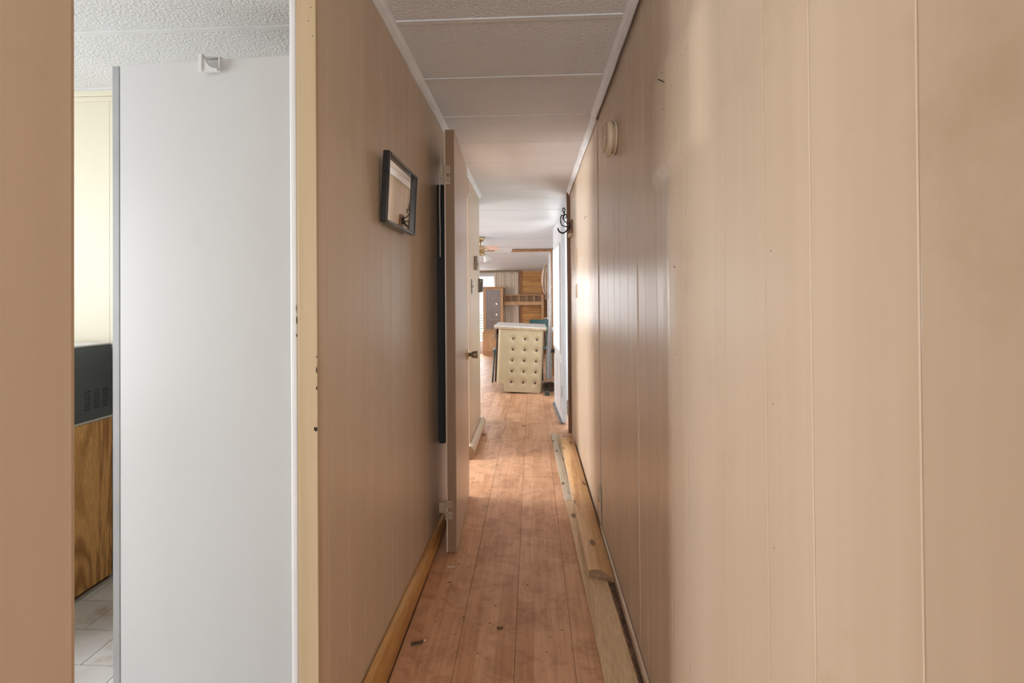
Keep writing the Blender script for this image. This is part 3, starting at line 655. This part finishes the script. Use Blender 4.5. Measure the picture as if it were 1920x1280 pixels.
obj('sawn_edge', extrude_y(bmesh.new(), [(.2265, .0235), (.2285, .0235), (.2285, .037), (.2265, .036)], 1.95, 3.71, 20, lambda x, y, z: (x+.0008*math.sin(y*6), y, z)), 'chip', lg)

# debris
def stuff(name, bm, m, label, cat):
    o = tag(obj(name, bm, m), label, cat); o['kind'] = 'stuff'; return o
bm = bmesh.new(); rg = random.Random(3)
def crumb(bm, x, y, z, s):
    a = rg.uniform(0, 6.28); c, d = math.cos(a), math.sin(a); L, Wd, h = s*rg.uniform(.6, 1.8), s*rg.uniform(.35, .8), s*rg.uniform(.3, .6)
    v = [bm.verts.new((x+c*p-d*q, y+d*p+c*q, z+r)) for p, q, r in ((-L, -Wd*.6, 0), (L*.8, -Wd, 0), (L, Wd*.7, 0), (-L*.7, Wd, 0), (0, 0, h))]
    for q in ((0, 1, 4), (1, 2, 4), (2, 3, 4), (3, 0, 4), (3, 2, 1, 0)): bm.faces.new([v[i] for i in q])
for i in range(300):
    y = rg.uniform(1.2, 5.4); x = rg.uniform(-.42, .19) if rg.random() < .6 else rg.uniform(-.40, -.2)
    crumb(bm, x, y, .0008, rg.uniform(.0014, .0042))
stuff('floor_grit', bm, 'grit', 'dark specks of grit scattered over the laminate floor', 'grit')
bm = bmesh.new()
for i in range(1500): (lambda yy: crumb(bm, rg.uniform(.3262-.0231*(yy-1.409), .3315), yy, rg.uniform(.0, .006), rg.uniform(.0012, .0028)))(rg.uniform(1.2, 1.92))
stuff('wood_debris', bm, 'rubble', 'crumbled brown debris in the gap beside the raw pine board', 'debris')
bm = bmesh.new()
for i in range(700):
    u, v = rg.gauss(.22, .05), rg.uniform(5.80, 6.5); hgt = max(0, .06*math.exp(-((u-.25)/.07)**2)*math.exp(-((v-6.0)/.35)**2))
    if .14 < u < .37: crumb(bm, u, v, fz(v)+rg.uniform(0, hgt+.002), rg.uniform(.006, .018))
stuff('leaf_litter', bm, 'rubble', 'brown leaf litter heaped behind the entry door beside the counter', 'litter')

def shaving(name, loc, pts, wd, m, label, cat):
    bm = bmesh.new(); P = smoothpath(pts, 5); a = []
    for p in P: a.append((bm.verts.new((p.x, p.y-wd/2, p.z)), bm.verts.new((p.x, p.y+wd/2, p.z+.001))))
    for i in range(len(a)-1): bm.faces.new((a[i][0], a[i+1][0], a[i+1][1], a[i][1]))
    r = bmesh.ops.extrude_face_region(bm, geom=bm.faces[:])
    for e in r['geom']:
        if isinstance(e, bmesh.types.BMVert): e.co.z += .0012
    o = obj(name, bm, m, None, True); o.location = loc; tag(o, label, cat); return o
shaving('wood_shaving', (-.366, 2.022, .0008), [(-.018, 0, .010), (-.015, 0, .002), (-.004, .001, .001), (.006, -.001, .003), (.012, 0, .001), (.022, .001, .009)], .013, 'chip', 'pale curled shaving on the floor in front of the loose door', 'shaving')
shaving('wood_shaving', (-.281, 2.627, .0008), [(-.014, 0, .006), (-.004, 0, .001), (.006, 0, .002), (.013, 0, .008)], .010, 'chip', 'small pale shaving on the floor beside the open door', 'shaving')
shaving('dry_leaf', (-.124, 1.651, .0008), [(-.012, 0, .004), (-.004, 0, .0005), (.004, 0, .001), (.010, 0, .005)], .011, 'leaf', 'curled brown leaf scrap in the middle of the near floor', 'leaf')
shaving('dry_leaf', (-.085, 4.25, .0008), [(-.02, 0, .008), (-.006, 0, .001), (.008, 0, .001), (.018, 0, .004)], .016, 'leaf', 'dark leaf scrap on the floor near the wall end', 'leaf')
shaving('dry_leaf', (-.423, 3.953, .0008), [(-.02, 0, .004), (-.006, 0, .010), (.008, 0, .003), (.022, 0, .014)], .018, 'leaf', 'reddish leaf scrap beside the broken baseboard', 'leaf')
tw = thing('twig', 'short grey broken twig on the floor by the rounded baseboard', 'twig', (-.405, 1.569, .001), (0, 0, rad(22)))
obj('bark', tube(bmesh.new(), smoothpath([(-.022, 0, .005), (-.008, .001, .0055), (.008, -.001, .005), (.02, .001, .006)]), lambda q: .0048*(1-.2*q), 7), 'grit', tw)
obj('pale_tip', tube(bmesh.new(), [(.0195, .001, .006), (.026, .002, .007)], .003, 7), 'chip', tw)

# ------------------------------------------------------------------ things in the washroom
ob = thing('oak_cabinet', 'oak wood-grain cabinet side under the dark vented box', 'cabinet', (-2.13, 1.63, 0))
obj('side_panel', B((.277, .295, -.27, .282, .012, .692), bevel=.001), 'oak', ob)
obj('carcass', B((-.295, .276, -.268, .280, .05, .69)), 'oak', ob)
obj('toe_kick', B((-.28, .285, -.26, .275, .0005, .049)), 'dkbrown', ob)
obj('base_strip', B((.296, .312, -.27, .29, .0006, .006), bevel=.001), 'aluminium', ob)
va = thing('vented_appliance', 'dark grey steel appliance with three rows of louvres on the oak cabinet', 'appliance', (-2.13, 1.63, .6935))
obj('housing', B((-.295, .255, -.27, .282, .010, .315), (.255, .2895, -.27, -.262, .010, .315), (.255, .2895, .274, .282, .010, .315), (.255, .2895, -.262, .274, .010, .018), (.255, .2895, -.262, .274, .307, .315)), 'appl', va)
slots = [(y-.012, y+.012, .056+k*.0103, .0605+k*.0103) for y in (.172, .212, .252) for k in range(8)]
obj('vent_plate', B(*[(.2895, .294, p, q, u, v) for p, q, u, v in cut(-.27, .282, .010, .315, slots)]), 'appl', va)
obj('bottom_edge', B((-.296, .296, -.271, .284, .0005, .0095)), 'steel', va)
obj('top_panel', B((-.293, .292, -.268, .280, .3155, .323), bevel=.002), 'white', va)
for c, y in enumerate((.172, .212, .252)):
    for k in range(8):
        z = .0585 + k*.0103
        bm = bmesh.new(); n = 8; ring = []
        for i in range(n+1):
            t = i/n; yy = y-.013+.026*t; hgt = .0046*math.sin(math.pi*t)
            ring.append([bm.verts.new((.2945, yy, z)), bm.verts.new((.2945+.55*hgt, yy, z+hgt*.2)), bm.verts.new((.2945, yy, z+hgt))])
        for i in range(n):
            for q in range(2): bm.faces.new((ring[i][q], ring[i+1][q], ring[i+1][q+1], ring[i][q+1]))
        lv = obj('louvre', bm, 'appl', va)
wd = thing('white_door', 'plain white slab door standing across the washroom', 'door', (-.53, 1.318, .012), (0, 0, rad(-2.6)))
obj('slab', B((-.741, .0, 0, .034, 0, 1.918), bevel=.0012), 'white_board', wd)
obj('edge_strip', B((-.768, -.745, .001, .033, .0, 1.915), bevel=.0015), 'greywhite', wd)
obj('edge_tongue', B((-.7452, -.7408, .018, .03, .001, 1.913)), 'greywhite', wd)
cb = thing('over_door_hook', 'small white plastic hook clipped over the top of the white slab door', 'hook', (-.952, 1.3305, 1.8855), (0, 0, rad(-2.6)))
obj('strap', B((-.041, -.028, -.016, -.0012, .0, .052), bevel=.002), 'white', cb)
obj('top_clip', B((-.041, .016, -.0005, .034, .0465, .0495)), 'white', cb)
prof = [(-.028, .0), (.017, .0), (.017, .005), (.002, .008), (-.010, .016), (-.020, .032), (-.028, .044)]
obj('curved_web', extrude_y(bmesh.new(), prof, -.013, -.0012), 'white', cb)
obj('end_flange', B((.0172, .0215, -.007, -.0012, .0, .044)), 'white', cb)

# ------------------------------------------------------------------ peninsula with tufted end
pn = thing('tufted_counter', 'kitchen counter end covered in button-tufted cream vinyl', 'counter', (-.455, 5.70, .032), (0, rad(2.9), 0))
btn = [(.185+.148*c, .118+.1355*r) for r in range(5) for c in range(3)]
bm = bmesh.new(); nx, nz = 38, 54; wv, hv = .56, .775; grid = {}
for i in range(nx+1):
    for k in range(nz+1):
        x, z = wv*i/nx, hv*k/nz
        d = sum(math.exp(-((x-a)**2+(z-b)**2)/.00075) for a, b in btn)
        e = min(x, wv-x, .05)/.05
        grid[i, k] = bm.verts.new((x, -.028*(1-(1-e)**2)**.5 + .026*min(1, d), z))
for i in range(nx):
    for k in range(nz):
        if (i+.5)*wv/nx < .085 and (k+.5)*hv/nz < .10: continue
        bm.faces.new((grid[i, k], grid[i+1, k], grid[i+1, k+1], grid[i, k+1]))
loose = [v for v in bm.verts if not v.link_faces]; bmesh.ops.delete(bm, geom=loose, context='VERTS')
tp = obj('tufted_panel', bm, 'vinyl', pn, True)
for a, b in btn: obj('button', lathe(bmesh.new(), [(.016, .004), (.016, -.006), (.011, -.012), (.001, -.0135)], 14, 'Y', (a, .0, b)), 'button', tp, True)
obj('end_board', B((-.008, .568, .001, .022, .10, .776), (.085, .568, .001, .022, .0, .10)), 'dkbrown', pn)
obj('carcass', B((.0, .565, .023, .70, .10, .776), (.09, .56, .023, .70, .004, .10)), 'dkbrown', pn)
obj('side_board', B((-.026, -.009, .005, .70, .11, .70), bevel=.001), 'dkbrown', pn)
obj('drawer', B((-.055, -.028, .03, .42, .64, .77), bevel=.002), 'midbrown', pn)
obj('scuffed_foot', B((.08, .565, -.012, .001, .0, .012)), 'rubble', pn)
ct = obj('counter_top', B((-.062, .598, -.052, .76, .802, .815), bevel=.002), 'counter', pn)
obj('counter_edge', B((-.060, .596, -.050, .755, .7765, .8015), bevel=.006), 'counteredge', pn)

# two green chairs
def chair(loc, rz, label, zt=.70):
    c = thing('green_chair', label, 'chair', loc, (0, 0, rad(rz)), 'dark green chairs at the counter')
    obj('seat', B((-.165, .165, -.18, .18, .44, .465), bevel=.008), 'green', c)
    bm = bmesh.new(); n = 12; rows = []
    for k in range(4):
        z = zt + .15*k/3
        rows.append([(bm.verts.new((.155*math.sin(a*1.1), .2+.06*math.cos(a)*1.0+.06*k/3, z)), bm.verts.new((.142*math.sin(a*1.1), .185+.06*math.cos(a)+.06*k/3, z))) for a in [(-1.3+2.6*i/n) for i in range(n+1)]])
    for k in range(3):
        for i in range(n):
            bm.faces.new([rows[k][i][0], rows[k][i+1][0], rows[k+1][i+1][0], rows[k+1][i][0]]); bm.faces.new([rows[k][i+1][1], rows[k][i][1], rows[k+1][i][1], rows[k+1][i+1][1]])
    for k in (0, 3):
        for i in range(n): bm.faces.new([rows[k][i][0], rows[k][i+1][0], rows[k][i+1][1], rows[k][i][1]])
    for i in (0, n):
        for k in range(3): bm.faces.new([rows[k][i][0], rows[k+1][i][0], rows[k+1][i][1], rows[k][i][1]])
    obj('backrest', bm, 'green', c)
    for sx in (-1, 1):
        obj('leg', tube(bmesh.new(), [(sx*.14, -.17, .45), (sx*.17, -.25, .0)], .013, 8), 'green', c, True)
        obj('leg', tube(bmesh.new(), [(sx*.14, .18, .45), (sx*.16, .25, .0)], .013, 8), 'green', c, True)
        obj('back_post', tube(bmesh.new(), [(sx*.13, .17, .45), (sx*.13, .24, zt+.04)], .012, 8), 'green', c, True)
    return c
chair((.045, 6.98, fz(6.98)), -14, 'dark green chair with curved back showing over the counter', .725)
chair((-.405, 6.78, fz(6.78)), 0, 'dark green chair with its leg showing beside the counter', .58)
bx = tag(obj('small_box', B((.150, .205, 5.54, 5.66, .001, .045), bevel=.003), 'boxgreen'), 'small dark green box on the floor by the counter foot', 'box')

# ------------------------------------------------------------------ ceiling fan
fn = thing('ceiling_fan', 'brass ceiling fan with pale blades and glass shades', 'ceiling fan', (-.70, 6.2, cz(6.2)))
obj('canopy', lathe(bmesh.new(), [(.062, -.001), (.064, -.02), (.045, -.05), (.018, -.062)], 24), 'brass', fn, True)
obj('down_rod', lathe(bmesh.new(), [(.012, -.06), (.012, -.125)], 12), 'brass', fn, True)
mt = obj('motor', lathe(bmesh.new(), [(.04, -.12), (.10, -.13), (.105, -.165), (.09, -.185), (.05, -.195), (.05, -.215)], 28), 'brass', fn, True)
for k in range(5):
    a = rad(18 + 72*k)
    bm = bmesh.new(); out = [(.15, -.045), (.19, -.062), (.40, -.068), (.44, -.05), (.45, 0), (.44, .05), (.40, .068), (.19, .062), (.15, .045)]
    lo_ = [bm.verts.new((u, v, 0)) for u, v in out]; hi_ = [bm.verts.new((u, v, .007)) for u, v in out]
    bm.faces.new(lo_[::-1]); bm.faces.new(hi_)
    for i in range(len(out)): bm.faces.new((lo_[i], lo_[(i+1) % 9], hi_[(i+1) % 9], hi_[i]))
    shape(bm, Matrix.Rotation(a, 4, 'Z') @ Matrix.Translation((0, 0, -.175)) @ Matrix.Rotation(rad(-14), 4, 'X'))
    bl_ = obj('blade', bm, 'fanwhite' if k != 4 else 'fanpink', fn)
    bm = B((.085, .20, -.018, .018, -.006, -.001)); shape(bm, Matrix.Rotation(a, 4, 'Z') @ Matrix.Translation((0, 0, -.175)) @ Matrix.Rotation(rad(-14), 4, 'X'))
    obj('blade_iron', bm, 'brass', bl_)
for k in range(3):
    a = rad(10+120*k); c = Vector((.06*math.cos(a), .06*math.sin(a), -.235))
    bm = lathe(bmesh.new(), [(.02, .0), (.026, -.02), (.04, -.05), (.058, -.085), (.06, -.09)], 20)
    shape(bm, Matrix.Translation(c) @ Matrix.Rotation(a, 4, 'Z') @ Matrix.Rotation(rad(-28), 4, 'Y'))
    obj('lamp_shade', bm, 'shade', fn, True)
obj('light_hub', lathe(bmesh.new(), [(.05, -.21), (.07, -.225), (.06, -.245), (.02, -.255)], 20), 'brass', fn, True)

# ------------------------------------------------------------------ living-room furniture
zf = fz(10.7)
hu = thing('curio_hutch', 'tall maple curio cabinet with lit glass door', 'cabinet', (-.90, 10.72, zf))
def hp(n, *bxs, m='maple', bevel=.003, parent=hu): return obj(n, B(*bxs, bevel=bevel), m, parent)
hp('base_cabinet', (-.25, .235, -.17, .18, .06, .53)); hp('plinth', (-.24, .225, -.16, .17, .0005, .06), m='maple')
d_ = hp('lower_door', (-.215, .20, -.186, -.171, .09, .50)); hp('door_frame', (-.215, -.17, -.195, -.187, .09, .50), (.155, .20, -.195, -.187, .09, .50), (-.17, .155, -.195, -.187, .09, .135), (-.17, .155, -.195, -.187, .455, .50), bevel=.001, parent=d_)
hp('waist_rail', (-.255, .24, -.18, .18, .531, .555))
hp('side_panel', (-.235, -.217, -.15, .18, .556, 1.565)); hp('side_panel', (.215, .233, -.15, .18, .556, 1.565))
hp('back_panel', (-.217, .215, .165, .18, .556, 1.565), m='maple', bevel=0)
hp('cornice', (-.255, .30, -.19, .19, 1.566, 1.592))
gd = hp('glass_door', (-.235, -.170, -.172, -.152, .56, 1.56), (.172, .233, -.172, -.152, .56, 1.56), (-.17, .172, -.172, -.152, .56, .60), (-.17, .172, -.172, -.152, 1.52, 1.56))
obj('pane', B((-.17, .172, -.164, -.160, .60, 1.52)), 'cabglass', gd); obj('knob', lathe(bmesh.new(), [(.006, -.172), (.006, -.18), (.011, -.186), (.008, -.194), (.001, -.195)], 12, 'Y', (.2, 0, 1.06)), 'maple', gd, True)
for z in (1.085, .815): hp('shelf', (-.216, .214, -.145, .164, z, z+.018), bevel=.001)
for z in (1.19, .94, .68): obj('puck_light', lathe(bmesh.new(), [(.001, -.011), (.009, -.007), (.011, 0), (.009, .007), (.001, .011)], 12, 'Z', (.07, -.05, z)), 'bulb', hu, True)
for z in (1.45, ): obj('light_tube', lathe(bmesh.new(), [(.008, -.09), (.012, -.05), (.012, .06)], 12, 'Z', (.08, -.05, z)), 'aluminium', hu, True)

br = thing('bridge_shelf', 'maple bridge shelf with five cubbyholes beside the hutch', 'shelf', (-.195, 10.79, zf))
hp('top_board', (-.455, .475, -.10, .10, 1.385, 1.405), parent=br); hp('bottom_board', (-.455, .42, -.10, .10, 1.225, 1.243), parent=br)
hp('front_rail', (-.455, .42, -.095, -.075, 1.158, 1.224), parent=br); hp('back_board', (-.455, .42, .085, .10, 1.2435, 1.3845), m='maple', bevel=0, parent=br)
for x in (-.455, -.278, -.10, .077, .254): hp('divider', (x, x+.013, -.098, .084, 1.2435, 1.3845), bevel=.001, parent=br)
hp('end_panel', (.42, .475, -.10, .10, .0006, 1.384), parent=br)
hp('desk_top', (-.455, .419, -.10, .10, .42, .445), parent=br)

# curtain and blind at the far window
bm = bmesh.new(); n = 90; rows = []
zs_ = [1.812, 1.74, 1.5, 1.0, .45, 0.0]
for zi, z in enumerate(zs_):
    rows.append([bm.verts.new((-.905+.59*i/n + .006*math.sin(i*.5+z*2), 10.938 + .018*math.sin(i/n*2*math.pi*9.5+.3*zi)*(0.6+.4*math.sin(i*.21)) * (.5 if zi == 0 else 1), z)) for i in range(n+1)])
for a in range(len(zs_)-1):
    for i in range(n): bm.faces.new((rows[a][i], rows[a+1][i], rows[a+1][i+1], rows[a][i+1]))
r = bmesh.ops.extrude_face_region(bm, geom=bm.faces[:])
for e in r['geom']:
    if isinstance(e, bmesh.types.BMVert): e.co.y += .003
cu = tag(obj('curtain', bm, 'curtain', None, True), 'cream pleated curtain hanging beside the far window', 'curtain')
bn = thing('window_blind', 'white horizontal slat blind in the far window', 'blind', (-1.3, 10.985, .13))
z = .0
while z < 1.60:
    bm = B((-.55, .55, -.022, .022, -.0012, .0012)); shape(bm, Matrix.Translation((0, 0, z+.04)) @ Matrix.Rotation(rad(48), 4, 'X'))
    obj('slat', bm, 'blind', bn); z += .062
obj('head_rail', B((-.555, .555, -.02, .02, 1.60, 1.628), bevel=.002), 'blind', bn)

# right-hand lace, floral drape, rod
def lace(name, x0, x1, y, z0, z1, label, cat, m, amp=.010, per=.135, flare=0):
    bm = bmesh.new(); n = int((z1-z0)/.02); a = []
    for i in range(n+1):
        z = z0+(z1-z0)*i/n; s = abs(math.sin(math.pi*z/per))
        row = []
        for q in range(7):
            u = q/6; xa, xb = x0+amp*(1-s)*.5-flare*max(0, min(1, (.95-z)/.7)), x1-amp*(1-s)
            row.append(bm.verts.new((xa+(xb-xa)*u, y+.012*math.sin(u*9), z)))
        a.append(row)
    for i in range(n):
        for q in range(6): bm.faces.new((a[i][q], a[i][q+1], a[i+1][q+1], a[i+1][q]))
    r = bmesh.ops.extrude_face_region(bm, geom=bm.faces[:])
    for e in r['geom']:
        if isinstance(e, bmesh.types.BMVert): e.co.y += .003
    return tag(obj(name, bm, m, None, True), label, cat)
lace('lace_panel', .240, .286, 6.55, .02, 1.83, 'white lace panel with scalloped edge hanging in front of the brown post', 'curtain', 'lace', flare=.055)
bm = bmesh.new(); n = 26; prev = None
for i in range(n+1):
    t = i/n; z = 1.775-.62*t; wdt = .03+.055*math.sin(math.pi*min(1, t*1.15))**.8; row = []
    for q in range(9):
        u = q/8; row.append(bm.verts.new((.262-wdt*(1-u)-.02*t*(1-t), 8.0+.03*math.sin(u*11+t*4), z+.02*math.sin(u*5))))
    if prev:
        for q in range(8): bm.faces.new((prev[q], prev[q+1], row[q+1], row[q]))
    prev = row
r = bmesh.ops.extrude_face_region(bm, geom=bm.faces[:])
for e in r['geom']:
    if isinstance(e, bmesh.types.BMVert): e.co.y += .004
tag(obj('floral_drape', bm, 'floral', None, True), 'faded floral drape gathered beside the white curtain rod', 'curtain')
rd = thing('curtain_pole', 'thin white upright pole beside the floral drape', 'pole', (.281, 8.0, fz(8.0)))
obj('shaft', lathe(bmesh.new(), [(.009, .0005), (.009, 1.80)], 14), 'white', rd, True)
obj('side_arm', tube(bmesh.new(), smoothpath([(-.004, 0, .885), (-.03, 0, .90), (-.05, 0, .885), (-.062, 0, .895)]), .006, 8), 'white', rd, True)
obj('cap', lathe(bmesh.new(), [(.011, 1.80), (.011, 1.815), (.004, 1.82)], 14), 'brass', rd, True)
print('planks', cnt)
